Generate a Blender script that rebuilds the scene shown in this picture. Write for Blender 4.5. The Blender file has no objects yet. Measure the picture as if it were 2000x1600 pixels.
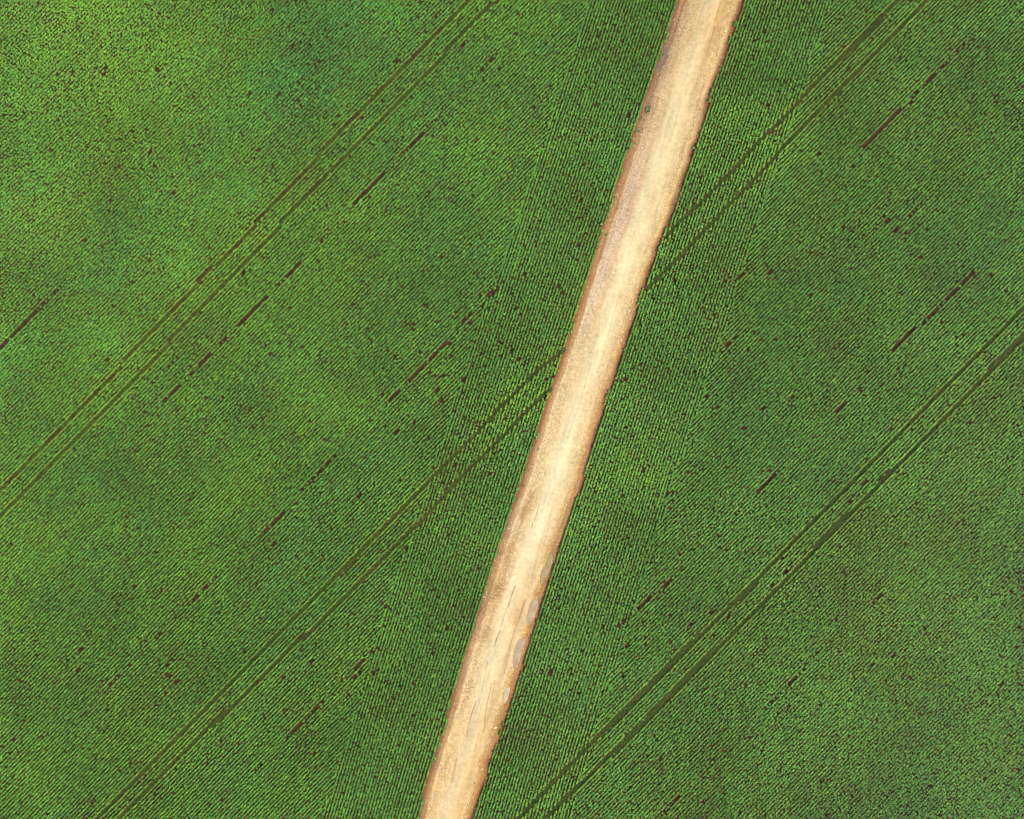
import bpy, math
import numpy as np
from mathutils import Vector

SC = bpy.context.scene
S = 0.07                      # metres on the ground per photograph pixel (2000 x 1600)
CAM_H = 112.0
SUN_EL, SUN_AZ = 42.0, -18.0  # elevation; bearing of the sun, degrees counter-clockwise from +x

# ---------------------------------------------------------------- camera
cam_d = bpy.data.cameras.new("camera")
cam_d.sensor_width = 36.0
cam_d.lens = 18.0 / (70.0 / CAM_H)
cam_d.clip_end = 5000.0
cam = bpy.data.objects.new("camera", cam_d)
cam.location = (0, 0, CAM_H)
SC.collection.objects.link(cam)
SC.camera = cam

# ---------------------------------------------------------------- sky and sun
w = bpy.data.worlds.new("World"); SC.world = w; w.use_nodes = True
nt = w.node_tree
sky = nt.nodes.new("ShaderNodeTexSky"); sky.sky_type = 'NISHITA'; sky.sun_disc = False
sky.sun_elevation = math.radians(SUN_EL)
sky.sun_rotation = math.radians(90.0 - SUN_AZ)
nt.links.new(sky.outputs[0], nt.nodes["Background"].inputs[0])
nt.nodes["Background"].inputs[1].default_value = 0.10
sd = bpy.data.lights.new("sun", 'SUN'); sd.energy = 4.0; sd.angle = math.radians(0.5); sd.color = (1.0, 0.93, 0.82)
sun = bpy.data.objects.new("sun", sd)
a, e = math.radians(SUN_AZ), math.radians(SUN_EL)
to_sun = Vector((math.cos(a) * math.cos(e), math.sin(a) * math.cos(e), math.sin(e)))
sun.rotation_euler = to_sun.to_track_quat('Z', 'Y').to_euler()
sun.location = to_sun * 200
SC.collection.objects.link(sun)
SC.view_settings.view_transform = 'Standard'
SC.view_settings.look = 'None'
SC.view_settings.exposure = 0.80
SC.cycles.filter_width = 0.9
SC.view_settings.gamma = 1.0

rng = np.random.default_rng(7)

# ---------------------------------------------------------------- helpers
def W(px, py):
    return (np.asarray(px, float) - 1000) * S, (800 - np.asarray(py, float)) * S

def noise2(x, y, scale, seed):
    """smooth value noise, 0..1"""
    r = np.random.default_rng(seed); N = 256
    g = r.random((N, N))
    u, v = x / scale, y / scale
    i, j = np.floor(u).astype(int), np.floor(v).astype(int)
    fu, fv = u - i, v - j
    fu, fv = fu * fu * (3 - 2 * fu), fv * fv * (3 - 2 * fv)
    i0, i1, j0, j1 = i % N, (i + 1) % N, j % N, (j + 1) % N
    return (g[i0, j0] * (1 - fu) + g[i1, j0] * fu) * (1 - fv) + (g[i0, j1] * (1 - fu) + g[i1, j1] * fu) * fv

def fbm(x, y, scale, seed, n=3):
    t = 0; a = 1; s = 0
    for k in range(n):
        t = t + a * noise2(x, y, scale / 2 ** k, seed + k); s += a; a *= 0.5
    return t / s

def lin(c):
    c = np.asarray(c, float) / 255
    return np.where(c <= 0.04045, c / 12.92, ((c + 0.055) / 1.055) ** 2.4)

def dist_poly(x, y, pts):
    """distance from points to a polyline, and position along it 0..1"""
    P = np.array(pts, float)
    best = np.full(x.shape, 1e9); along = np.zeros(x.shape)
    n = len(P) - 1
    for k in range(n):
        ax, ay = P[k]; bx, by = P[k + 1]
        dx, dy = bx - ax, by - ay
        t = np.clip(((x - ax) * dx + (y - ay) * dy) / (dx * dx + dy * dy), 0, 1)
        d = np.hypot(x - ax - t * dx, y - ay - t * dy)
        m = d < best
        best = np.where(m, d, best); along = np.where(m, (k + t) / n, along)
    return best, along

def pw(pts):
    return [tuple(float(v) for v in W(*p)) for p in pts]

def mesh_obj(name, verts, faces, mat=None, smooth=False):
    me = bpy.data.meshes.new(name)
    verts = np.asarray(verts, np.float32); faces = np.asarray(faces, np.int32)
    me.vertices.add(len(verts)); me.vertices.foreach_set("co", verts.ravel())
    if len(faces):
        k = faces.shape[1]
        me.loops.add(faces.size); me.loops.foreach_set("vertex_index", faces.ravel())
        me.polygons.add(len(faces))
        me.polygons.foreach_set("loop_start", np.arange(0, faces.size, k, dtype=np.int32))
        me.polygons.foreach_set("loop_total", np.full(len(faces), k, np.int32))
        if smooth: me.polygons.foreach_set("use_smooth", np.ones(len(faces), bool))
    me.update(calc_edges=True)
    if mat: me.materials.append(mat)
    return bpy.data.objects.new(name, me)

def grid_faces(nu, nv):
    i = np.arange(nu - 1)[:, None] * nv + np.arange(nv - 1)[None, :]
    i = i.ravel()
    return np.stack([i, i + nv, i + nv + 1, i + 1], 1)

def tag(o, kind=None, label=None, cat=None, group=None):
    if kind: o["kind"] = kind
    if label: o["label"] = label
    if cat: o["category"] = cat
    if group: o["group"] = group
    return o

def link(o):
    SC.collection.objects.link(o); return o

class Mat:
    def __init__(s, name, rough=0.9, spec=0.3):
        s.m = bpy.data.materials.new(name); s.m.use_nodes = True
        s.t = s.m.node_tree; s.b = s.t.nodes["Principled BSDF"]
        s.b.inputs["Roughness"].default_value = rough
        s.b.inputs["Specular IOR Level"].default_value = spec
    def n(s, kind, **kw):
        nd = s.t.nodes.new(kind)
        for k, v in kw.items():
            if isinstance(v, tuple) and k.startswith("in_"): nd.inputs[k[3:]].default_value = v
            elif k.startswith("in_"): nd.inputs[k[3:].replace("_", " ")].default_value = v
            else: setattr(nd, k, v)
        return nd
    def l(s, a, b): s.t.links.new(a, b)
    def noise(s, scale, detail=3, rough=0.6):
        tc = s.n("ShaderNodeTexCoord")
        nn = s.n("ShaderNodeTexNoise"); nn.inputs["Scale"].default_value = scale
        nn.inputs["Detail"].default_value = detail; nn.inputs["Roughness"].default_value = rough
        s.l(tc.outputs["Object"], nn.inputs["Vector"]); return nn.outputs["Fac"]
    def ramp(s, fac, stops):
        r = s.n("ShaderNodeValToRGB"); el = r.color_ramp.elements
        while len(el) < len(stops): el.new(0.5)
        for e_, (p, c) in zip(el, stops):
            e_.position = p; e_.color = (*c, 1) if len(c) == 3 else c
        s.l(fac, r.inputs[0]); return r.outputs[0]
    def mix(s, a, b, fac, mode='MIX'):
        x = s.n("ShaderNodeMix", data_type='RGBA', blend_type=mode)
        for sock, v in ((x.inputs[0], fac), (x.inputs[6], a), (x.inputs[7], b)):
            if hasattr(v, "is_linked"): s.l(v, sock)
            else: sock.default_value = v if not isinstance(v, tuple) or len(v) == 4 else (*v, 1)
        return x.outputs[2]
    def bump(s, h, strength, dist):
        b = s.n("ShaderNodeBump"); b.inputs["Strength"].default_value = strength
        b.inputs["Distance"].default_value = dist
        s.l(h, b.inputs["Height"]); s.l(b.outputs[0], s.b.inputs["Normal"])

# ---------------------------------------------------------------- traced lines (photograph pixels)
LEFT = [(1328,0),(1310,54),(1303,76),(1294,100),(1290,118),(1280,138),(1264,188),(1257,205),(1250,234),(1244,246),(1238,272),
        (1234,290),(1225,304),(1220,324),(1212,348),(1202,376),(1192,414),(1180,444),(1170,480),(1163,500),(1148,546),(1130,604),
        (1118,648),(1104,688),(1090,732),(1074,774),(1063,810),(1050,855),(1040,880),(1027,925),(1018,950),(1011,970),(1001,996),
        (992,1020),(980,1056),(972,1078),(964,1100),(952,1140),(940,1184),(924,1236),(910,1278),(896,1328),(884,1374),(871,1420),
        (855,1469),(840,1512),(829,1557),(819,1600)]
RIGHT = [(1452,0),(1434,46),(1416,104),(1404,138),(1395,160),(1384,192),(1376,230),(1364,268),(1353,288),(1348,316),(1338,340),
         (1324,380),(1312,414),(1302,444),(1284,480),(1278,508),(1268,526),(1260,552),(1250,574),(1243,604),(1232,640),(1220,674),
         (1210,702),(1200,732),(1188,766),(1180,788),(1175,812),(1163,845),(1155,875),(1145,910),(1135,950),(1122,982),(1110,1015),
         (1100,1048),(1088,1075),(1080,1100),(1068,1140),(1056,1180),(1044,1224),(1030,1266),(1020,1298),(1005,1347),(994,1382),
         (982,1412),(977,1427),(967,1459),(964,1472),(956,1484),(951,1510),(941,1544),(934,1568),(924,1600)]
def ext(P, n=3000):
    P = [tuple(map(float, p)) for p in P]
    s0 = (1328 - 1238) / 272.0
    s1 = (896 - 819) / 272.0
    return [(P[0][0] + s0 * n, P[0][1] - n)] + P + [(P[-1][0] - s1 * n, P[-1][1] + n)]
LW = np.array([W(*p) for p in ext(LEFT)]); RW = np.array([W(*p) for p in ext(RIGHT)])
LW = LW[::-1]; RW = RW[::-1]          # ascending y
def jag(y, seed, amp):
    return amp * (fbm(y, y * 0 + 3.1, 1.3, seed, 3) - 0.5) * 2
def left_x(y): return np.interp(y, LW[:, 1], LW[:, 0]) + jag(y, 11, 0.14)
def right_x(y): return np.interp(y, RW[:, 1], RW[:, 0]) + jag(y, 21, 0.14)
_cy = np.linspace(-60, 60, 400)
_cp = np.polyfit(_cy, (np.interp(_cy, LW[:, 1], LW[:, 0]) + np.interp(_cy, RW[:, 1], RW[:, 0])) / 2, 3)
def centre_x(y):
    yc = np.clip(y, -58, 58)
    return np.polyval(_cp, yc) + (y - yc) * np.where(y > 0, 0.331, 0.283)
COSR = math.cos(math.atan(0.31))
def road_s(x, y): return (x - centre_x(y)) * COSR      # signed distance from the road's middle

TRACKS = {  # wheel tracks through the crop: points, width, how bare
 "A1": ([(1160,-240),(922,0),(885,32),(850,70),(800,122),(762,160),(720,202),(700,222),(685,240),(647,275),(622,306),(597,334),(560,370),(444,500),(412,524),(369,573),(322,622),(275,671),(228,723),(200,757),(0,962),(-400,1370)], 0.40, 0.75),
 "A2": ([(1210,-240),(972,2),(937,32),(897,75),(862,112),(820,160),(780,197),(747,235),(716,262),(691,287),(657,324),(635,349),(595,387),(487,506),(402,588),(357,637),(316,687),(275,732),(234,770),(200,803),(0,1010),(-400,1418)], 0.42, 0.45),
 "B1": ([(1104,680),(1070,705),(1037,737),(1000,772),(980,792),(938,839),(892,885),(850,926),(760,1020),(677,1108),(622,1161),(561,1222),(500,1282),(350,1435),(200,1588),(0,1790),(-100,1890)], 0.50, 0.32),
 "B2": ([(1078,757),(1057,772),(1026,806),(980,855),(945,888),(905,927),(850,989),(741,1100),(675,1165),(643,1202),(569,1263),(524,1308),(500,1333),(380,1450),(240,1592),(50,1790),(-50,1890)], 0.50, 0.45),
 "C1": ([(2000,-240),(1753,0),(1725,34),(1669,90),(1635,122),(1612,144),(1579,178),(1543,219),(1500,257),(1463,300),(1414,349),(1382,384),(1333,427),(1296,468)], 0.52, 0.32),
 "C2": ([(2060,-240),(1810,2),(1762,49),(1706,109),(1669,142),(1650,169),(1594,219),(1556,257),(1516,304),(1463,361),(1430,394),(1382,443),(1324,504),(1300,528),(1262,566)], 0.52, 0.28),
 "D1": ([(2400,205),(2000,600),(1800,803),(1752,850),(1719,886),(1690,914),(1650,955),(1600,1004),(1526,1080),(1500,1112),(1408,1202),(1326,1280),(1245,1361),(1180,1427),(1110,1496),(1010,1600),(800,1815)], 0.62, 0.22),
 "D2": ([(2450,215),(2000,655),(1800,861),(1762,900),(1722,937),(1687,979),(1656,1004),(1612,1047),(1579,1088),(1500,1169),(1441,1227),(1351,1312),(1286,1382),(1204,1463),(1163,1500),(1062,1600),(850,1815)], 0.62, 0.30),
}
GAPS = [  # drill rows that failed: points, half width in metres, share missing
 ([(1050,20),(985,92),(925,155)], .17, .55), ([(925,155),(825,262),(760,325)], .18, .75), ([(760,325),(700,392),(620,480)], .22, .93),
 ([(620,480),(555,545),(470,630),(380,723),(316,792),(220,890),(120,995)], .19, .78),
 ([(975,562),(940,597)], .30, 1), ([(940,597),(912,622),(885,652),(850,692)], .21, .95), ([(850,692),(807,737),(757,787)], .20, .9),
 ([(757,787),(620,925),(500,1060)], .18, .6), ([(500,1050),(380,1172),(215,1340)], .18, .55),
 ([(1594,384),(1545,435),(1496,484),(1435,549)], .22, .92), ([(1594,384),(1640,335),(1678,300)], .18, .6),
 ([(1900,74),(1800,174),(1777,199),(1734,240),(1697,279),(1676,302)], .30, .97),
 ([(1900,530),(1800,631),(1761,663),(1741,688)], .24, .93), ([(1741,688),(1650,786),(1599,835),(1550,884)], .18, .8),
 ([(1550,884),(1493,945),(1475,962)], .24, .97), ([(1475,962),(1395,1043),(1338,1100),(1302,1141)], .18, .8),
 ([(1302,1136),(1292,1148)], .42, 1), ([(1292,1148),(1261,1175),(1225,1208)], .20, .85), ([(1222,1208),(1208,1224)], .36, 1),
 ([(1720,1160),(1560,1318),(1438,1439),(1392,1484),(1290,1590)], .17, .5),
 ([(740,1262),(700,1300),(640,1360),(560,1440)], .18, .62), ([(560,1440),(430,1570)], .17, .4),
 ([(650,430),(560,520)], .0, 0), ([(440,610),(330,716),(240,806)], .16, .35), ([(1150,90),(1010,232),(930,310)], .16, .3),
 ([(640,1000),(520,1120),(330,1310)], .16, .35), ([(1760,880),(1700,940)], .14, .2), ([(1540,330),(1420,452),(1330,540)], .15, .3),
 ([(1800,1290),(1640,1450),(1500,1590)], .16, .35), ([(2000,200),(1880,320),(1700,500)], .15, .3), ([(120,560),(0,680)], .18, .6),
]
GAPS = [g for g in GAPS if g[1] > 0]
# areas with many missing plants: x, y, radius, spots per 1000 square metres extra
THIN = [(870,720,110,90),(980,560,60,70),(760,600,80,50),(930,640,70,60),(1400,640,80,60),(1340,560,60,40),(1310,690,60,45),(1200,880,120,22),
        (1250,1180,80,50),(1450,1120,70,26),(330,1300,80,34),(560,1080,90,26),(860,1180,60,22),(1700,420,90,26),(700,1310,80,40),
        (340,150,160,14),(660,60,120,16),(520,140,120,16),(1010,280,120,16),(1060,330,60,20),(820,930,90,24),(540,800,160,14),(470,1020,100,18),
        (1500,560,90,30),(1600,820,120,12),(1650,1050,80,16),(420,400,160,12),(1100,560,70,20)]
SPOTS = [(162+700,600,.3),(716,640,.42),(730,634,.4),(973,565,.5),(937,576,.42),(1024,536,.4),(1099,572,.34),(839,727,.3),(905,742,.55),(863,783,.62),(856,760,.4),
         (777,842,.5),(963,816,.35),(752,619,.35),(1300,1141,.6),(1075,1311,.5),(1503,532,.42),(1583,494,.4),(1726,420,.45),(1420,672,.5),
         (1434,660,.4),(1342,921,.5),(1303,964,.5),(1256,950,.42),(1382,776,.45),(1220,740,.45),(1193,735,.3),(1452,837,.32),(706,230,.3),
         (1310,1202,.4),(1328,1105,.3),(1490,798,.4),(1546,774,.34),(308,136,.42),(297,200,.3),(491,185,.36),(512,148,.3),(573,91,.36),(942,137,.4),
         (960,1203,.0),(703,1310,.45),(730,1313,.4),(612,1290,.36),(755,1185,.34),(873,1226,.34),(844,1275,.36),(330,1318,.5),(345,1330,.46),(340,1290,.4),
         (1415,549,.4),(1421,1202,.4),(1315,1268,.4),(1225,1262,.4),(1218,1322,.4),(1740,840,.4),(976,273-136,.36),(290,533,.42),(261,552,.34)]

# ---------------------------------------------------------------- ground
m = Mat("soil", 0.95, 0.2)
c = m.ramp(m.noise(1.2, 6, 0.7), [(0.3, (0.036, 0.018, 0.008)), (0.55, (0.068, 0.032, 0.013)), (0.75, (0.120, 0.060, 0.026))])
m.l(c, m.b.inputs["Base Color"]); m.bump(m.noise(5.0, 6, 0.75), 1.0, 0.12)
MSOIL = m.m
inner_x = np.arange(-110, 110.01, 0.5); inner_y = np.arange(-95, 95.01, 0.5)
gx = np.concatenate([[-1500, -700, -350, -180], inner_x, [180, 350, 700, 1500]])
gy = np.concatenate([[-1500, -700, -350, -180], inner_y, [180, 350, 700, 1500]])
X, Y = np.meshgrid(gx, gy, indexing='ij')
Z = -0.03 + 0.03 * (fbm(X, Y, 1.4, 5) - 0.5)
Z = np.where(np.abs(road_s(X, Y)) < 5.2, -0.10, Z)
link(tag(mesh_obj("ground", np.stack([X, Y, Z], -1).reshape(-1, 3), grid_faces(len(gx), len(gy)), MSOIL, True), "structure"))

# ---------------------------------------------------------------- dirt road
VK = np.array([-.06, .0, .04, .09, .14, .22, .34, .42, .50, .60, .70, .78, .85, .91, .96, 1.0, 1.06])
def row(*cs): return [lin(c_) for c_ in cs]
soil = (120, 72, 36)
YK = [0, 110, 240, 420, 560, 740, 900, 1030, 1150, 1290, 1420, 1600]
CK = np.array([
 row(soil,(176,120,66),(208,148,84),(186,140,88),(214,176,124),(222,190,140),(216,180,128),(240,210,162),(238,208,160),(238,206,154),(222,180,116),(220,178,114),(228,188,126),(220,176,112),(172,122,70),(134,84,44),soil),
 row(soil,(172,112,62),(190,126,74),(166,132,98),(190,158,118),(216,184,134),(226,192,140),(242,212,162),(240,210,160),(238,206,154),(230,194,138),(230,192,134),(230,190,130),(232,194,134),(180,130,74),(140,88,48),soil),
 row(soil,(184,118,66),(196,136,84),(200,160,116),(218,180,136),(222,186,140),(224,192,144),(248,222,174),(250,226,178),(244,214,164),(240,208,154),(238,204,150),(232,196,140),(226,186,128),(176,130,76),(140,90,50),soil),
 row(soil,(196,130,66),(208,142,72),(206,152,92),(222,188,152),(228,198,168),(220,184,142),(250,226,178),(251,228,180),(246,218,168),(244,216,164),(242,212,160),(234,198,140),(224,182,120),(180,132,74),(142,92,50),soil),
 row(soil,(196,126,62),(206,138,68),(214,164,102),(230,200,164),(236,206,168),(232,198,150),(244,216,168),(251,228,180),(250,226,178),(242,212,160),(242,212,160),(236,202,148),(222,180,120),(182,128,70),(142,90,48),soil),
 row(soil,(190,120,62),(204,140,74),(230,188,132),(238,206,156),(238,206,154),(240,208,156),(246,218,168),(252,230,184),(251,228,180),(244,214,162),(242,210,156),(230,188,130),(206,158,98),(178,124,68),(144,90,48),soil),
 row(soil,(186,116,58),(204,144,82),(232,192,136),(240,208,156),(240,208,156),(242,212,160),(252,230,184),(254,234,190),(250,226,178),(246,216,164),(244,212,158),(234,196,134),(196,144,84),(184,134,78),(146,94,50),soil),
 row(soil,(188,122,70),(206,148,90),(234,194,142),(238,206,158),(232,194,142),(240,208,158),(253,232,186),(254,234,190),(252,230,184),(246,216,166),(240,208,156),(226,182,124),(186,142,86),(190,150,96),(148,98,54),soil),
 row(soil,(182,124,66),(198,144,84),(210,160,100),(228,184,128),(226,184,126),(246,216,166),(254,232,186),(250,224,176),(244,212,160),(240,204,150),(244,212,160),(232,186,120),(190,142,82),(186,136,78),(150,98,52),soil),
 row(soil,(180,120,66),(200,146,88),(224,178,124),(240,204,150),(238,204,150),(248,220,172),(253,232,186),(250,224,176),(248,220,170),(240,204,150),(244,212,160),(236,194,132),(196,146,86),(200,140,78),(150,96,50),soil),
 row(soil,(186,128,70),(200,142,82),(226,180,120),(242,206,148),(240,204,146),(240,204,148),(248,218,170),(246,216,166),(244,210,158),(236,196,138),(244,210,154),(222,176,112),(196,144,82),(196,142,78),(150,98,52),soil),
 row(soil,(178,112,58),(198,136,76),(216,164,102),(238,198,140),(236,198,138),(242,206,152),(250,220,172),(246,214,164),(240,204,148),(236,196,136),(240,202,142),(226,178,114),(190,138,78),(158,104,58),(130,80,42),soil)])
GR = np.interp  # granularity across the road
NV = 150
ylist = np.arange(-150, 150.01, 0.10)
v = np.linspace(-0.06, 1.06, NV)
YY, VV = np.meshgrid(ylist, v, indexing='ij')
lx, rx = left_x(YY), right_x(YY)
XX = lx + VV * (rx - lx)
PX, PY = XX / S + 1000, 800 - YY / S
# colours: interpolate the table along and across
pyc = np.clip(PY, 0, 1600)
col = np.zeros(YY.shape + (3,))
k = np.clip(np.searchsorted(YK, pyc[:, 0], side='right') - 1, 0, len(YK) - 2)
f = (pyc[:, 0] - np.take(YK, k)) / (np.take(YK, k + 1) - np.take(YK, k))
wob = (fbm(YY * 1.0, VV * 0, 2.2, 31) - .5) * 0.05
for ch in range(3):
    T = CK[k, :, ch] * (1 - f)[:, None] + CK[k + 1, :, ch] * f[:, None]
    kv = np.clip(np.searchsorted(VK, np.clip(VV + wob * (VV * (1 - VV) * 4), -.0599, 1.0599), side='right') - 1, 0, len(VK) - 2)
    vv = np.clip(VV + wob * (VV * (1 - VV) * 4), -.0599, 1.0599)
    fv = (vv - VK[kv]) / (VK[kv + 1] - VK[kv])
    r_ = np.arange(len(ylist))[:, None]
    col[..., ch] = T[r_, kv] * (1 - fv) + T[r_, kv + 1] * fv
col_warm = np.array([1.0, 1.025, 0.985]); col = col * col_warm
gran = np.interp(VV, [0, .05, .12, .30, .42, .55, .70, .80, .88, .93, 1], [.4, .6, .75, .55, .15, .07, .18, .5, .75, .55, .3])
gran = gran * (0.65 + 0.7 * fbm(XX, YY, 3.0, 41))
# streaks drawn along the road by wheels, and blotches
U = YY; D = road_s(XX, YY)
streak = fbm(U / 9.0, D, 0.34, 51, 3) - .5
streak2 = fbm(U / 4.0, D, 0.8, 61, 3) - .5
blot = fbm(XX, YY, 1.7, 71, 4) - .5
val = 1 + 0.28 * streak + 0.20 * streak2 + 0.22 * blot
col = col * val[..., None]
DAMP = [ # damp or worn stains: x, y, length, width, strength, tint
 (1297,105,34,9,.62,(150,128,110)),(1288,128,14,10,.5,(150,124,98)),(1311,40,30,9,.45,(160,128,92)),(1318,75,26,6,.35,(180,140,90)),(1306,132,14,10,.30,(200,158,104)),
 (1268,210,26,12,.42,(150,122,84)),(1258,245,20,8,.28,(180,140,96)),
 (1033,985,24,9,.45,(190,146,92)),(1022,1004,16,8,.50,(184,142,90)),(1046,975,24,8,.25,(205,166,112)),(1034,955,26,6,.22,(205,166,112)),
 (994,1078,22,9,.48,(196,150,94)),(1000,1062,14,7,.3,(196,150,94)),(985,1110,18,6,.2,(200,156,100)),
 (972,1156,20,15,.55,(190,148,90)),(980,1138,16,8,.35,(190,148,90)),(958,1166,20,8,.4,(192,150,96)),(1010,1195,22,8,.32,(214,168,108)),(1006,1212,16,8,.35,(214,168,108)),
 (950,1238,20,14,.42,(196,152,96)),(936,1232,26,5,.5,(206,168,136)),(978,1250,30,14,.2,(224,184,128)),(906,1318,26,5,.35,(178,130,88)),
 (1380,40,44,11,.20,(206,160,96)),(1375,100,40,10,.18,(206,160,96)),(1200,350,20,5,.3,(190,140,90)),(1208,390,40,6,.35,(196,156,100)),
 (1322,392,34,6,.25,(196,156,96)),(1243,590,26,6,.4,(176,144,86)),(1233,612,20,5,.3,(196,156,96)),(1186,760,40,7,.3,(190,150,92)),
 (884,1520,34,5,.3,(206,156,92)),(1006,1325,16,8,.3,(190,140,84)),(980,1400,40,6,.4,(176,130,72)),(970,1440,18,7,.4,(186,146,88)),(1085,1085,20,6,.35,(178,142,86)),
 (1066,1120,30,7,.35,(176,146,92)),(1048,1158,12,7,.4,(176,130,72)),(1034,1235,16,7,.35,(180,136,76))]
rdir = np.array([0.287, -0.958])   # along the road in px, downwards is -x
for (bx, by, L_, w_, st, tint) in DAMP:
    dx, dy = PX - bx, PY - by
    al = -dx * 0.29 + dy * 0.957; ac = dx * 0.957 + dy * 0.29
    nz = 0.75 + 0.7 * (fbm(XX, YY, 0.9, 81, 3) - .5) * 2
    g = np.exp(-((al / L_) ** 2 + (ac / w_) ** 2) * 1.1 / np.clip(nz, .25, 2)) * st * 1.45
    g = np.clip(g, 0, .85)[..., None]
    col = col * (1 - g) + lin(tint) * g
RUTS = [ # brown rut scars along the road
 ([(1006,1145),(999,1162),(992,1185)],.10,.6),([(990,1188),(983,1206),(978,1222)],.09,.5),([(976,1232),(969,1250),(965,1262)],.09,.6),
 ([(1025,1172),(1015,1205),(1004,1235),(996,1262)],.10,.38),([(996,1262),(990,1292),(984,1316)],.09,.35),
 ([(960,1335),(953,1365),(948,1390),(946,1412)],.10,.5),([(929,1371),(921,1394),(915,1420),(911,1440)],.08,.5),([(952,1290),(944,1330),(941,1350)],.08,.3),
 ([(893,1472),(888,1500),(882,1520)],.14,.35),([(1407,5),(1400,26),(1398,40)],.09,.35),([(1396,52),(1391,70),(1385,84)],.11,.55),([(1386,88),(1380,110)],.08,.3),
 ([(1376,6),(1366,34),(1360,58)],.05,.3),([(1052,984),(1049,1000),(1044,1016)],.07,.6),([(1040,1022),(1039,1028)],.08,.7),
 ([(1070,1010),(1056,1060),(1044,1105),(1036,1140)],.09,.25),([(1082,970),(1070,1030),(1058,1080)],.08,.2),
 ([(918,1400),(905,1450),(895,1480)],.10,.2),([(966,1330),(957,1385),(943,1430)],.12,.25),([(935,1430),(925,1480)],.1,.2),
 ([(1215,560),(1196,620),(1186,660)],.08,.18),([(1170,640),(1150,720),(1135,780)],.08,.18),([(1330,200),(1314,255)],.06,.2)]
dep = np.zeros(YY.shape)
for pts, hw, st in RUTS:
    P = pw(pts)
    ys = [p[1] for p in P]
    sel = np.where((ylist > min(ys) - 1) & (ylist < max(ys) + 1))[0]
    if not len(sel): continue
    sl = slice(sel[0], sel[-1] + 1)
    d, _ = dist_poly(XX[sl], YY[sl], P)
    g = np.exp(-(d / hw) ** 2) * st * (0.5 + 1.0 * fbm(XX[sl], YY[sl], .5, 91, 2))
    g = np.clip(g, 0, .9)
    dep[sl] += g * 0.03
    col[sl] = col[sl] * (1 - g[..., None]) + lin((176, 118, 58)) * g[..., None]
# relief: crowned middle, two worn wheel lanes, soft shoulders
H = 0.10 * np.clip(1 - ((VV - .5) / .53) ** 2, 0, 1)
H -= 0.045 * np.exp(-((VV - .38) / .09) ** 2) + 0.045 * np.exp(-((VV - .68) / .09) ** 2)
H += 0.02 * np.exp(-((VV - .87) / .03) ** 2) + 0.035 * np.exp(-((VV - .10) / .025) ** 2)
H += 0.035 * (fbm(XX, YY, .7, 101, 3) - .5) * np.clip(gran, 0, 1) + 0.02 * (fbm(XX, YY, 2.5, 111) - .5) - dep
H = np.where((VV < 0) | (VV > 1), np.minimum(H, 0.0) - 0.02, H)
PUDDLES = [
 [(1046,1166),(1051,1171),(1050,1186),(1046,1198),(1043,1208),(1038,1216),(1033,1221),(1030,1222),(1029,1210),(1031,1198),(1033,1188),(1037,1176)],
 [(1020,1244),(1025,1245),(1025,1256),(1022,1268),(1018,1281),(1014,1292),(1010,1302),(1005,1305),(1002,1299),(1002,1287),(1004,1273),(1009,1259),(1014,1250)],
 [(993,1342),(996,1344),(994,1356),(991,1366),(987,1375),(983,1373),(982,1364),(984,1353),(988,1346)],
 [(1073,1083),(1078,1086),(1078,1100),(1075,1110),(1070,1121),(1064,1132),(1059,1141),(1056,1138),(1055,1128),(1058,1116),(1066,1104)]]
PLEVEL = []
for pts in PUDDLES:      # a shallow hollow holds each puddle
    P = np.array(pw(pts)); cx0, cy0 = P.mean(0)
    sel = np.where((ylist > P[:, 1].min() - 1.5) & (ylist < P[:, 1].max() + 1.5))[0]; sl = slice(sel[0], sel[-1] + 1)
    xx, yy = XX[sl], YY[sl]; ins = np.zeros(xx.shape, bool); n_ = len(P)
    for q in range(n_):
        (ax, ay), (bx, by) = P[q], P[(q + 1) % n_]
        ins ^= ((ay > yy) != (by > yy)) & (xx < (bx - ax) * (yy - ay) / (by - ay + 1e-12) + ax)
    d, _ = dist_poly(xx, yy, np.vstack([P, P[:1]])); d = np.where(ins, 0, d)
    lev = float(np.percentile(H[sl][ins], 30)); PLEVEL.append(lev)
    g = np.exp(-(d / .30) ** 2); H[sl] = H[sl] * (1 - g) + (lev - .03) * g
ROAD_ALB = 0.565
m = Mat("dirt_road", 0.92, 0.25)
at = m.n("ShaderNodeAttribute", attribute_name="earth")
gt = m.n("ShaderNodeAttribute", attribute_name="grain")
sp = m.ramp(m.noise(4.6, 2, 0.6), [(0.30, (0.50, 0.47, 0.43)), (0.46, (0.92, 0.90, 0.88)), (0.56, (1.0, 1.0, 1.0)), (0.70, (1.36, 1.40, 1.48))])
sp2 = m.ramp(m.noise(1.7, 4, 0.65), [(0.30, (0.84, 0.82, 0.79)), (0.62, (1.08, 1.08, 1.09))])
c = m.mix(at.outputs["Color"], sp, gt.outputs["Fac"], 'MULTIPLY')
c = m.mix(c, sp2, 0.8, 'MULTIPLY')
m.l(c, m.b.inputs["Base Color"]); m.bump(m.noise(7.0, 4, 0.7), 0.45, 0.06)
ro = mesh_obj("dirt_road", np.stack([XX, YY, H + 0.01], -1).reshape(-1, 3), grid_faces(len(ylist), NV)[:, ::-1], m.m, True)
ca = ro.data.attributes.new("earth", 'FLOAT_COLOR', 'POINT')
fr_ = (1 - .22 * np.exp(-((VV - .02) / .06) ** 2) - .12 * np.exp(-((VV - .98) / .05) ** 2))[..., None]
lum = col.mean(-1, keepdims=True); col = np.where(fr_ < .99, lum + (col - lum) * fr_, col)
ca.data.foreach_set("color", np.concatenate([np.clip(col * ROAD_ALB, 0, .85), np.ones(YY.shape + (1,))], -1).astype(np.float32).ravel())
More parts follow.
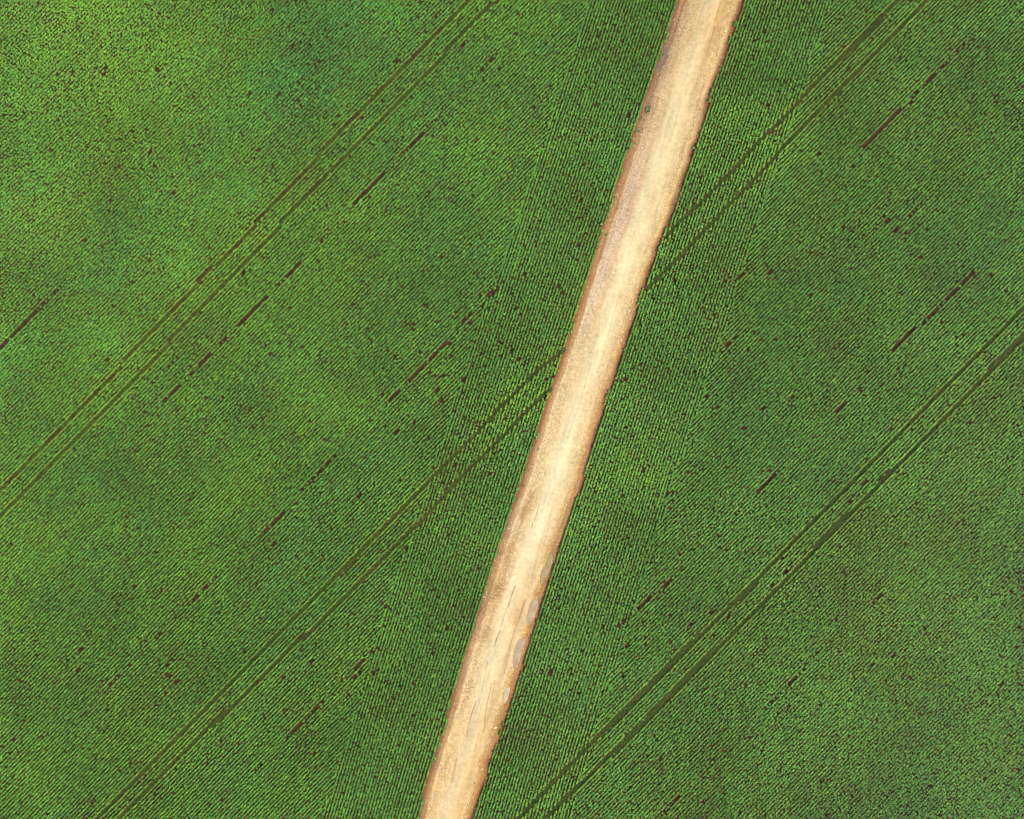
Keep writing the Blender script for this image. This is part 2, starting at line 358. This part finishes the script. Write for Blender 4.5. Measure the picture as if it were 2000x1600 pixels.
ga = ro.data.attributes.new("grain", 'FLOAT', 'POINT')
ga.data.foreach_set("value", np.clip(gran, 0, 1).astype(np.float32).ravel())
link(tag(ro, "structure"))
def road_z(x, y):
    i = int(round((y + 150) / 0.10)); vv_ = (x - left_x(np.array([y]))[0]) / (right_x(np.array([y]))[0] - left_x(np.array([y]))[0])
    j = int(np.clip(round((vv_ + .06) / 1.12 * (NV - 1)), 0, NV - 1)); return float(H[i, j] + 0.01)

# ---------------------------------------------------------------- puddles of pale muddy water
def puddle(pi, colr, edge, label, rough):
    P = np.array(pw(PUDDLES[pi])); n = 72
    seg = np.r_[P, P[:1]]; L_ = np.r_[0, np.cumsum(np.hypot(*np.diff(seg, axis=0).T))]
    t = np.linspace(0, L_[-1], n, endpoint=False)
    ox, oy = np.interp(t, L_, seg[:, 0]), np.interp(t, L_, seg[:, 1])
    for _ in range(2):
        ox = (np.roll(ox, 1) + 2 * ox + np.roll(ox, -1)) / 4; oy = (np.roll(oy, 1) + 2 * oy + np.roll(oy, -1)) / 4
    cx, cy = ox.mean(), oy.mean()
    jit = 1 + 0.38 * (fbm(ox, oy, .42, 131, 2) - .55)
    zt = PLEVEL[pi] + 0.008
    rings = []
    for fr, dz in ((1.06, -0.07), (1.03, -0.008), (0.97, 0.0), (0.6, 0.0), (0.2, 0.0)):
        rings.append(np.stack([cx - cx + (ox - cx) * fr * jit, (oy - cy) * fr * jit, np.full(n, dz)], 1))
    V_ = np.concatenate(rings + [np.array([[0, 0, 0.0]])]); F_ = []
    for r_ in range(4):
        for q in range(n):
            F_.append((r_ * n + q, r_ * n + (q + 1) % n, (r_ + 1) * n + (q + 1) % n, (r_ + 1) * n + q))
    for q in range(n):
        F_.append((4 * n + q, 4 * n + (q + 1) % n, 5 * n, 5 * n))
    me = bpy.data.meshes.new("puddle")
    me.from_pydata([tuple(p) for p in V_], [], [tuple(dict.fromkeys(f_)) for f_ in F_]); me.update()
    import bmesh
    bm = bmesh.new(); bm.from_mesh(me); bmesh.ops.recalc_face_normals(bm, faces=bm.faces)
    if sum(f_.normal.z for f_ in bm.faces) < 0: bmesh.ops.reverse_faces(bm, faces=bm.faces)
    bm.to_mesh(me); bm.free()
    mm = Mat("muddy_water", rough, 0.5)
    cc = mm.ramp(mm.noise(0.9, 4, .6), [(0.35, edge), (0.62, colr)])
    mm.l(cc, mm.b.inputs["Base Color"]); me.materials.append(mm.m)
    o = bpy.data.objects.new("puddle", me); o.location = (cx, cy, zt)
    link(tag(o, None, label, "puddle", "puddles along the road's right shoulder"))
PA, PB = tuple(lin((222, 198, 158)) * .52), tuple(lin((198, 166, 130)) * .52)
puddle(0, PA, PB,
       "longer upper pale lilac grey puddle in the brown shoulder of the dirt road", .22)
puddle(1, PA, PB,
       "narrow pale grey puddle with speckled bed, between two others on the shoulder", .22)
puddle(2, tuple(lin((226, 202, 170)) * .6), PA,
       "smallest creamy puddle, lowest in the road's brown shoulder", .25)
puddle(3, tuple(lin((196, 174, 124)) * .55), tuple(lin((172, 144, 94)) * .55),
       "olive tan half dried puddle at the crop edge, uppermost of the four", .40)

# ---------------------------------------------------------------- wheel tracks in the crop
m = Mat("packed_soil", 0.9, 0.25)
c = m.ramp(m.noise(1.6, 5, 0.7), [(0.3, (0.040, 0.020, 0.007)), (0.5, (0.072, 0.038, 0.012)), (0.72, (0.13, 0.072, 0.025))])
m.l(c, m.b.inputs["Base Color"]); m.bump(m.noise(6.0, 5, 0.7), 0.8, 0.06)
MTRACK = m.m
TW = {}
for key, (pts, width, bare) in TRACKS.items():
    P = np.array(pw(pts))[::-1] if False else np.array(pw(pts))
    L_ = np.r_[0, np.cumsum(np.hypot(*np.diff(P, axis=0).T))]
    t = np.arange(0, L_[-1], 0.35)
    cx, cy = np.interp(t, L_, P[:, 0]), np.interp(t, L_, P[:, 1])
    for _ in range(6):
        cx[1:-1] = (cx[:-2] + 2 * cx[1:-1] + cx[2:]) / 4; cy[1:-1] = (cy[:-2] + 2 * cy[1:-1] + cy[2:]) / 4
    tx, ty = np.gradient(cx), np.gradient(cy); l_ = np.hypot(tx, ty); nx, ny = -ty / l_, tx / l_
    TW[key] = (np.stack([cx, cy], 1), width, bare)
    prof = np.array([(-1.35, -.05), (-1.1, .0), (-.8, .035), (-.5, .005), (0, .0), (.5, .005), (.8, .035), (1.1, .0), (1.35, -.05)])
    o_ = prof[:, 0] * width * .62
    V_ = np.stack([cx[:, None] + nx[:, None] * o_, cy[:, None] + ny[:, None] * o_,
                   prof[:, 1][None] + 0.012 * (noise2(cx[:, None] * 3 + o_, cy[:, None] * 3, 1.0, 7))], -1)
    ob = mesh_obj("wheel_track", V_.reshape(-1, 3), grid_faces(len(cx), len(prof))[:, ::-1], MTRACK, True)
    link(tag(ob, "structure"))

# ---------------------------------------------------------------- leaf meshes
def leaf_blade(base, az, length, width, rise, droop, seg, seed, curl=0.25):
    """one leaf: a bent strip with folded midrib, returns verts, quads"""
    r = np.random.default_rng(seed); V_ = []; F_ = []
    dx, dy = math.cos(az), math.sin(az); px_, py_ = -dy, dx
    x_, z_ = 0.0, 0.0; ang = rise
    ws = [0.16, 0.85, 1.0, 0.66, 0.06] if seg == 4 else [0.2, 1.0, .8, .05]
    for i in range(seg + 1):
        wv = width * ws[i] * 0.5
        sway = (r.random() - .5) * width * .25
        for s_ in (-1, 0, 1):
            zz = z_ + (abs(s_) * wv * curl)
            V_.append((base[0] + dx * x_ + px_ * (s_ * wv + sway), base[1] + dy * x_ + py_ * (s_ * wv + sway), base[2] + zz))
        st = length / seg
        x_ += math.cos(ang) * st; z_ += math.sin(ang) * st
        ang -= droop / seg
    for i in range(seg):
        for s_ in (0, 1):
            a_ = i * 3 + s_; F_.append((a_, a_ + 1, a_ + 4, a_ + 3))
    return V_, F_

def plant_mesh(name, seed, nleaf, spread, height, lw, mat, seg=4):
    r = np.random.default_rng(seed); V_ = []; F_ = []; val = []
    for i in range(nleaf):
        az = i * 2.39996 + r.uniform(-.35, .35)
        q = (i + .5) / nleaf                      # 0 inner/young, 1 outer/old
        ln = spread * (0.62 + 0.62 * q) * r.uniform(.85, 1.2)
        rise = math.radians(78 - 50 * q + r.uniform(-10, 10))
        dr = math.radians(55 + 35 * q + r.uniform(-15, 15))
        z0 = height * (0.80 - 0.62 * q)
        vs, fs = leaf_blade((math.cos(az) * .015, math.sin(az) * .015, z0), az, ln, lw * r.uniform(.8, 1.2), rise, dr, seg, seed * 100 + i)
        o_ = len(V_); V_ += vs; F_ += [tuple(a_ + o_ for a_ in f_) for f_ in fs]
        val += [r.uniform(.55, 1.5)] * len(vs)
    ob = mesh_obj(name, V_, F_, mat, True)
    at_ = ob.data.attributes.new("leaf_value", 'FLOAT', 'POINT'); at_.data.foreach_set("value", np.array(val, np.float32))
    return ob

def leaf_material(name, cool, mid, warm, rough=.42, spec=.5, instancer=True):
    m = Mat(name, rough, spec)
    typ = 'INSTANCER' if instancer else 'GEOMETRY'
    t1 = m.n("ShaderNodeAttribute", attribute_type=typ, attribute_name="tint")
    t2 = m.n("ShaderNodeAttribute", attribute_type=typ, attribute_name="vigour")
    t3 = m.n("ShaderNodeAttribute", attribute_name="leaf_value")
    c = m.ramp(t1.outputs["Fac"], [(0.0, cool), (0.5, mid), (1.0, warm)])
    mul = m.n("ShaderNodeMath", operation='MULTIPLY'); m.l(t2.outputs["Fac"], mul.inputs[0]); m.l(t3.outputs["Fac"], mul.inputs[1])
    hs = m.n("ShaderNodeVectorMath", operation='SCALE'); m.l(c, hs.inputs[0]); m.l(mul.outputs[0], hs.inputs["Scale"])
    m.l(hs.outputs[0], m.b.inputs["Base Color"])
    tr = m.n("ShaderNodeBsdfTranslucent"); m.l(hs.outputs[0], tr.inputs["Color"])
    mx = m.n("ShaderNodeMixShader"); mx.inputs[0].default_value = 0.22
    out = m.t.nodes["Material Output"]
    m.l(m.b.outputs[0], mx.inputs[1]); m.l(tr.outputs[0], mx.inputs[2]); m.l(mx.outputs[0], out.inputs["Surface"])
    return m.m
MLEAF = leaf_material("crop_leaf", (0.075, 0.300, 0.075), (0.150, 0.360, 0.045), (0.235, 0.395, 0.035))
MWEED = leaf_material("weed_leaf", (0.034, 0.100, 0.014), (0.072, 0.130, 0.015), (0.140, 0.125, 0.022), .6, .3)

def variants(cname, specs, mat):
    coll = bpy.data.collections.new(cname)
    for i, (sd_, n_, sp_, h_, lw_, seg) in enumerate(specs):
        coll.objects.link(plant_mesh(cname + "_%02d" % i, sd_, n_, sp_, h_, lw_, mat, seg))
    return coll
CROP = variants("crop_plant", [(s_, n_,   .165, h_, .095, 4) for s_, n_, h_ in ((1, 10, .36), (2, 12, .42), (3, 11, .32), (4, 9, .45), (5, 12, .38), (6, 11, .40))], MLEAF)
WEEDC = variants("low_weed", [(s_, 8, .12, .04, .045, 3) for s_ in (21, 22, 23, 24)], MWEED)

def scatter(name, pts, rot, scl, idx, attrs, coll):
    ob = mesh_obj(name, pts, np.zeros((0, 4)))
    me = ob.data
    def put(n_, typ, arr, key):
        a_ = me.attributes.new(n_, typ, 'POINT'); a_.data.foreach_set(key, np.ascontiguousarray(arr, dtype=np.int32 if typ == 'INT' else np.float32).ravel())
    put("turn", 'FLOAT_VECTOR', rot, "vector"); put("size", 'FLOAT_VECTOR', scl, "vector"); put("pick", 'INT', idx, "value")
    for k_, a_ in attrs.items(): put(k_, 'FLOAT', a_, "value")
    ng = bpy.data.node_groups.new(name, 'GeometryNodeTree')
    ng.interface.new_socket("Geometry", in_out='INPUT', socket_type='NodeSocketGeometry')
    ng.interface.new_socket("Geometry", in_out='OUTPUT', socket_type='NodeSocketGeometry')
    gi = ng.nodes.new("NodeGroupInput"); go = ng.nodes.new("NodeGroupOutput")
    ip = ng.nodes.new("GeometryNodeInstanceOnPoints"); ci = ng.nodes.new("GeometryNodeCollectionInfo")
    ci.inputs["Collection"].default_value = coll; ci.inputs["Separate Children"].default_value = True; ci.inputs["Reset Children"].default_value = True
    def na(n_, typ):
        nd = ng.nodes.new("GeometryNodeInputNamedAttribute"); nd.data_type = typ; nd.inputs["Name"].default_value = n_; return nd.outputs["Attribute"]
    L = ng.links.new
    L(gi.outputs[0], ip.inputs["Points"]); L(ci.outputs[0], ip.inputs["Instance"]); ip.inputs["Pick Instance"].default_value = True
    L(na("pick", 'INT'), ip.inputs["Instance Index"])
    er = ng.nodes.new("FunctionNodeEulerToRotation"); L(na("turn", 'FLOAT_VECTOR'), er.inputs[0]); L(er.outputs[0], ip.inputs["Rotation"])
    L(na("size", 'FLOAT_VECTOR'), ip.inputs["Scale"]); L(ip.outputs[0], go.inputs[0])
    md = ob.modifiers.new("scatter", 'NODES'); md.node_group = ng
    return link(ob)

# ---------------------------------------------------------------- crop rows
TINT = [ # x, y, radius, shift (minus = blue green, plus = yellow green)
 (680,60,170,-.45),(230,560,130,-.2),(560,170,120,-.28),(870,420,110,-.25),(1000,570,110,-.25),(1180,250,110,-.25),(1420,780,150,-.32),(1080,1130,110,-.28),
 (850,1230,90,-.15),(580,1120,80,-.25),(1000,880,80,-.2),(1260,650,70,-.2),(240,1180,120,-.15),(1720,950,110,-.15),(1600,1480,140,-.1),(1560,120,80,-.1),
 (460,80,120,.1),(250,200,120,.22),(340,860,130,.25),(620,430,120,.15),(1250,830,80,.28),(1640,400,130,.25),(1400,620,70,.3),(430,600,120,.12),
 (330,1180,120,.15),(720,1340,130,.25),(1600,1320,130,.22),(1150,1500,120,.18),(940,330,80,.1),(1130,560,70,.15),(300,1500,150,.1),(1750,700,100,.12),(1760,1200,120,.15),(1520,300,90,.15),(900,1020,110,.08)]
def tint_field(x, y):
    px_, py_ = x / S + 1000, 800 - y / S
    t = 0.47 + 0.30 * (fbm((x * dxr + y * dyr) * .4, y * dxr - x * dyr, 9.0, 201, 3) - .5) + .12 * (fbm(x, y, 2.5, 231, 2) - .5)
    for (a_, b_, r_, s_) in TINT:
        t = t + 0.34 * s_ * np.exp(-((px_ - a_) ** 2 + (py_ - b_) ** 2) / (r_ * r_))
    return t
th = math.radians(45.5); dxr, dyr = math.cos(th), math.sin(th)
ROW, HEAD = 0.413, 16.0
def main_rows(xm, ym, rowsp, step, seed, inner=None):
    r = np.random.default_rng(seed); R = math.hypot(xm, ym)
    nr = np.arange(-int(R / rowsp), int(R / rowsp) + 1); ns = np.arange(-int(R / step), int(R / step) + 1)
    A, B = np.meshgrid(nr, ns, indexing='ij')
    u = B * step + r.uniform(-.42, .42, B.shape) * step + (A % 2) * step * .5
    q = A * rowsp + r.normal(0, .020, A.shape) + 0.06 * (noise2(u, A * 1.0, 9.0, seed + 1) - .5)
    x = u * dxr - q * dyr; y = u * dyr + q * dxr
    m_ = (np.abs(x) < xm) & (np.abs(y) < ym)
    if inner: m_ &= ~((np.abs(x) < inner[0]) & (np.abs(y) < inner[1]))
    x, y = x[m_], y[m_]
    s = road_s(x, y)
    m_ = np.abs(s) > HEAD - .12 + r.uniform(-.2, .2, s.shape) + 1.0 * (noise2(y, y * 0, 2.0, 77) - .5)
    return x[m_], y[m_]
def head_rows(ym, step, seed):
    r = np.random.default_rng(seed)
    ks = np.arange(-int((HEAD + .5) / ROW), int((HEAD + .5) / ROW) + 1); ys = np.arange(-ym, ym, step * .955)
    K, Yh = np.meshgrid(ks, ys, indexing='ij')
    Yh = Yh + r.uniform(-.42, .42, K.shape) * step
    s = K * ROW + r.normal(0, .020, K.shape)
    x = centre_x(Yh) + s / COSR
    lim = HEAD + .10 + 1.0 * (noise2(Yh, Yh * 0, 2.0, 77) - .5)
    m_ = np.abs(s) < lim
    return x[m_], Yh[m_]
x1, y1 = main_rows(84, 69, ROW, 0.205, 301)
x2, y2 = head_rows(72, 0.205, 302)
x3, y3 = main_rows(150, 130, ROW * 1.5, 0.50, 303, inner=(84.2, 69.2))
y4 = []; x4 = []
for sg in (-1, 1):
    a_, b_ = head_rows(130, 0.40, 304 + sg); mm_ = (np.abs(b_) > 72) & (b_ * sg > 0); x4.append(a_[mm_]); y4.append(b_[mm_])
x4, y4 = np.concatenate(x4), np.concatenate(y4)
x = np.concatenate([x1, x2, x3, x4]); y = np.concatenate([y1, y2, y3, y4])
big = np.concatenate([np.ones(len(x1) + len(x2)), np.full(len(x3), 1.6), np.full(len(x4), 1.25)])
# keep off the road
lx_, rx_ = left_x(y), right_x(y)
edge = 0.10
keep = (x < lx_ - edge) | (x > rx_ + edge)
x, y, big = x[keep], y[keep], big[keep]
side = x > centre_x(y)
alive = np.ones(len(x), bool); weak = np.ones(len(x)); olive = np.zeros(len(x))
rr = rng.random(len(x))
# tracks
for key, (P, width, bare) in TW.items():
    x0_, x1_, y0_, y1_ = P[:, 0].min() - 2, P[:, 0].max() + 2, P[:, 1].min() - 2, P[:, 1].max() + 2
    sel = np.where((x > x0_) & (x < x1_) & (y > y0_) & (y < y1_))[0]
    # coarse polyline for speed
    Pc = P[::12] if len(P) > 24 else P
    Pc = np.vstack([Pc, P[-1:]])
    d, _ = dist_poly(x[sel], y[sel], Pc)
    hw = width * .5 + 0.01
    alive[sel[d < hw]] = False
    near = (d >= hw) & (d < hw + .35)
    olive[sel[near]] += .28
for pts, hw, share in GAPS:
    P = pw(pts); xs = [p[0] for p in P]; ys = [p[1] for p in P]
    sel = np.where((x > min(xs) - 1) & (x < max(xs) + 1) & (y > min(ys) - 1) & (y < max(ys) + 1))[0]
    d, al = dist_poly(x[sel], y[sel], P)
    n_ = noise2(x[sel] * dxr + y[sel] * dyr, d * 0 + pts[0][0], 1.6, 401)
    alive[sel[(d < min(hw, .30) * .66) & (n_ * .65 + rr[sel] * .35 < share * .72 + .06)]] = False
# random bare spots, longer along the rows
dens = [(0, 0, 1e9, 5.0)] + THIN
cand_n = 9000
cx_ = rng.uniform(-84, 84, cand_n); cy_ = rng.uniform(-69, 69, cand_n)
area = 168 * 138.0
p_ = np.full(cand_n, 30.0) * (0.35 + 1.5 * np.clip(fbm(cx_, cy_, 14.0, 501) - .3, 0, 1))
for (a_, b_, r_, s_) in THIN:
    ax_, ay_ = W(a_, b_); p_ += s_ * np.exp(-((cx_ - ax_) ** 2 + (cy_ - ay_) ** 2) / (r_ * S) ** 2)
p_ *= area / 1000 / cand_n
pick = rng.random(cand_n) < p_
spots = [(a_, b_, rng.uniform(.10, .21)) for a_, b_ in zip(cx_[pick], cy_[pick])]
for (a_, b_, r_) in SPOTS:
    if r_ > 0:
        wx_, wy_ = W(a_, b_); spots.append((float(wx_), float(wy_), r_ * .55))
order = np.argsort(x); xs_ = x[order]
for (a_, b_, r_) in spots:
    lo, hi = np.searchsorted(xs_, [a_ - 1.4, a_ + 1.4]); id_ = order[lo:hi]
    dx_, dy_ = x[id_] - a_, y[id_] - b_
    inh = abs(float(road_s(np.array([a_]), np.array([b_]))[0])) < HEAD
    cx0, cy0 = (0.296, 0.955) if inh else (dxr, dyr)
    al, ac = dx_ * cx0 + dy_ * cy0, -dx_ * cy0 + dy_ * cx0
    el = rng.uniform(1.0, 2.3)
    alive[id_[(al / (r_ * el)) ** 2 + (ac / r_) ** 2 < 1]] = False
alive &= rr > 0.03
x, y, big, side, weak, olive = (a_[alive] for a_ in (x, y, big, side, weak, olive))
N = len(x); print("crop plants", N)
t = np.clip(tint_field(x, y) + rng.normal(0, .14, N) + olive, 0, 1)
vig = np.clip(0.92 + .5 * (fbm(x, y, 9.0, 601) - .5) + rng.normal(0, .18, N) - .10 * np.clip(.5 - t, 0, 1), .35, 1.8)
sz = big * np.clip(1.0 + .25 * (fbm(x, y, 5.0, 611) - .5) + rng.normal(0, .12, N), .6, 1.4)
hz = sz * rng.uniform(.6, 1.25, N)
for flag, lab in ((False, "dense green leafy crop in drilled rows covering the wider field left of the dirt road"),
                  (True, "dense green leafy crop in drilled rows covering the field right of the dirt road")):
    q = side == flag; n_ = int(q.sum())
    o = scatter("row_crop", np.stack([x[q], y[q], np.full(n_, -0.03)], 1),
                np.stack([rng.normal(0, .12, n_), rng.normal(0, .12, n_), rng.uniform(0, 6.283, n_)], 1),
                np.stack([sz[q], sz[q], hz[q]], 1), rng.integers(0, 6, n_), {"tint": t[q], "vigour": vig[q]}, CROP)
    tag(o, "stuff", lab, "crop")

# low regrowth in the wheel tracks
wx, wy, wt, ws = [], [], [], []
for key, (P, width, bare) in TW.items():
    L_ = np.r_[0, np.cumsum(np.hypot(*np.diff(P, axis=0).T))]
    n_ = int(L_[-1] * 60 * width / .5)
    u_ = rng.uniform(0, L_[-1], n_); o_ = rng.uniform(-.62, .62, n_) * (width + .12)
    cx, cy = np.interp(u_, L_, P[:, 0]), np.interp(u_, L_, P[:, 1])
    tx, ty = P[-1] - P[0]; l_ = math.hypot(tx, ty)
    gx_, gy_ = cx - ty / l_ * o_, cy + tx / l_ * o_
    k_ = fbm(u_, np.full(n_, hash(key) % 97 * 1.0 if False else float(ord(key[0]) * 3 + ord(key[1]))), 2.6, 701, 2)
    kp = (k_ > .05 + bare * .55) | (rng.random(n_) > .30 + bare * .6)
    kp &= (gx_ < left_x(gy_) - .1) | (gx_ > right_x(gy_) + .1)
    wx.append(gx_[kp]); wy.append(gy_[kp]); wt.append(np.clip(.30 + .9 * (k_[kp] - .3) + rng.normal(0, .15, kp.sum()), 0, 1)); ws.append(rng.uniform(.6, 1.35, kp.sum()))
wx, wy, wt, ws = map(np.concatenate, (wx, wy, wt, ws)); n_ = len(wx)
o = scatter("track_weeds", np.stack([wx, wy, np.full(n_, 0.0)], 1), np.stack([rng.normal(0, .1, n_), rng.normal(0, .1, n_), rng.uniform(0, 6.283, n_)], 1),
            np.stack([ws, ws, ws], 1), rng.integers(0, 4, n_), {"tint": wt, "vigour": rng.uniform(.7, 1.2, n_)}, WEEDC)
tag(o, "stuff", "low olive weeds and stunted seedlings growing in the wheel tracks", "weeds")

# ---------------------------------------------------------------- clods and pebbles on the road margins
m = Mat("pebble", 0.85, 0.3)
ta = m.n("ShaderNodeAttribute", attribute_type='INSTANCER', attribute_name="tint")
c = m.ramp(ta.outputs["Fac"], [(0, tuple(lin((150, 104, 60)) * .6)), (.45, tuple(lin((222, 188, 140)) * .66)), (1, tuple(lin((250, 240, 222)) * .8))])
m.l(c, m.b.inputs["Base Color"]); MPEB = m.m
PEB = bpy.data.collections.new("pebble")
import bmesh
for i in range(4):
    bm = bmesh.new(); bmesh.ops.create_icosphere(bm, subdivisions=1, radius=1)
    r = np.random.default_rng(800 + i)
    for v_ in bm.verts: v_.co *= float(r.uniform(.7, 1.2))
    for v_ in bm.verts: v_.co.z *= .6
    me = bpy.data.meshes.new("pebble_%02d" % i); bm.to_mesh(me); bm.free(); me.materials.append(MPEB)
    PEB.objects.link(bpy.data.objects.new("pebble_%02d" % i, me))
n_ = 150000
iy = rng.integers(0, len(ylist), n_); iv = rng.integers(8, NV - 8, n_)
g_ = gran[iy, iv]; kp = (rng.random(n_) < np.clip(g_, 0, 1) ** 2.2 * .42) & (np.abs(ylist[iy]) < 75)
iy, iv = iy[kp], iv[kp]; n_ = len(iy)
pz = H[iy, iv] + .01
sz_ = np.exp(rng.normal(math.log(.042), .38, n_))
pp = np.stack([XX[iy, iv] + rng.uniform(-.03, .03, n_), YY[iy, iv] + rng.uniform(-.04, .04, n_), pz + sz_ * .2], 1)
o = scatter("gravel", pp, np.stack([rng.normal(0, .2, n_), rng.normal(0, .2, n_), rng.uniform(0, 6.28, n_)], 1), np.stack([sz_] * 3, 1),
            rng.integers(0, 4, n_), {"tint": np.clip(rng.normal(.52, .22, n_), 0, 1)}, PEB)
tag(o, "stuff", "loose pale gravel and clods strewn over both shoulders of the dirt road", "gravel")

# ---------------------------------------------------------------- lone weeds on the road's left shoulder
def weed(px_, py_, rad, n_, tintc, label, seed, stretch=1.0):
    mt = Mat("weed_green", .5, .4)
    cc = mt.ramp(mt.noise(9.0, 2), [(.35, tuple(a_ * .75 for a_ in tintc)), (.65, tintc)]); mt.l(cc, mt.b.inputs["Base Color"])
    r = np.random.default_rng(seed); V_ = []; F_ = []
    for i in range(n_):
        az = i * 2.39996; q = math.sqrt((i + .5) / n_)
        ox, oy = math.cos(az) * rad * .55 * q * r.uniform(.6, 1.2), math.sin(az) * rad * .55 * q * stretch * r.uniform(.6, 1.2)
        vs, fs = leaf_blade((ox, oy, .01), az + r.uniform(-.7, .7), rad * .62 * r.uniform(.7, 1.25), rad * .22, math.radians(r.uniform(30, 75)), math.radians(r.uniform(40, 90)), 4, seed * 50 + i)
        o_ = len(V_); V_ += vs; F_ += [tuple(a_ + o_ for a_ in f_) for f_ in fs]
    ob = mesh_obj("weed_tuft", V_, F_, mt.m, True)
    wx_, wy_ = W(px_, py_); wx_, wy_ = float(wx_), float(wy_)
    ob.location = (wx_, wy_, road_z(wx_, wy_)); ob.rotation_euler = (0, 0, -0.28)
    link(tag(ob, None, label, "weed", "weed tufts on the left shoulder of the road"))
G1, G2, G3 = (.085, .17, .05), (.06, .21, .05), (.17, .21, .04)
weed(1266, 215, .42, 34, G1, "largest, elongated dull green weed tuft on the brown shoulder, clear of the crop", 1, 1.9)
weed(1251, 229, .30, 22, G1, "small dark weed tuft at the crop edge just below the largest tuft", 2)
weed(1247, 256, .30, 22, G2, "small green weed tuft in the notch of the crop edge", 3, 1.3)
weed(1240, 281, .22, 16, G2, "tiny weed tuft at the foot of the jagged crop edge, below the notch", 4)
weed(1293, 107, .40, 30, G3, "yellowish green weed tuft beside the grey stain, topmost of the tufts", 5, 1.3)
weed(1206, 406, .22, 18, G1, "faint dull weed tuft among pale gravel, midway down the shoulder", 6)
weed(1189, 426, .18, 14, G2, "very small weed tuft touching the crop, above the round bright tuft", 7)
weed(1183.5, 459.5, .26, 26, G2, "round bright green weed tuft standing alone on orange soil", 8)
weed(1051.5, 877, .24, 18, G1, "sparse dull weed tuft on the brown verge beside the pale middle stretch", 9, 1.2)
weed(1022, 949, .26, 20, G2, "green weed tuft leaning out of the crop, second from the bottom", 10)
weed(1010, 976, .24, 18, G2, "lowest weed tuft, where the crop edge juts into the road", 11)
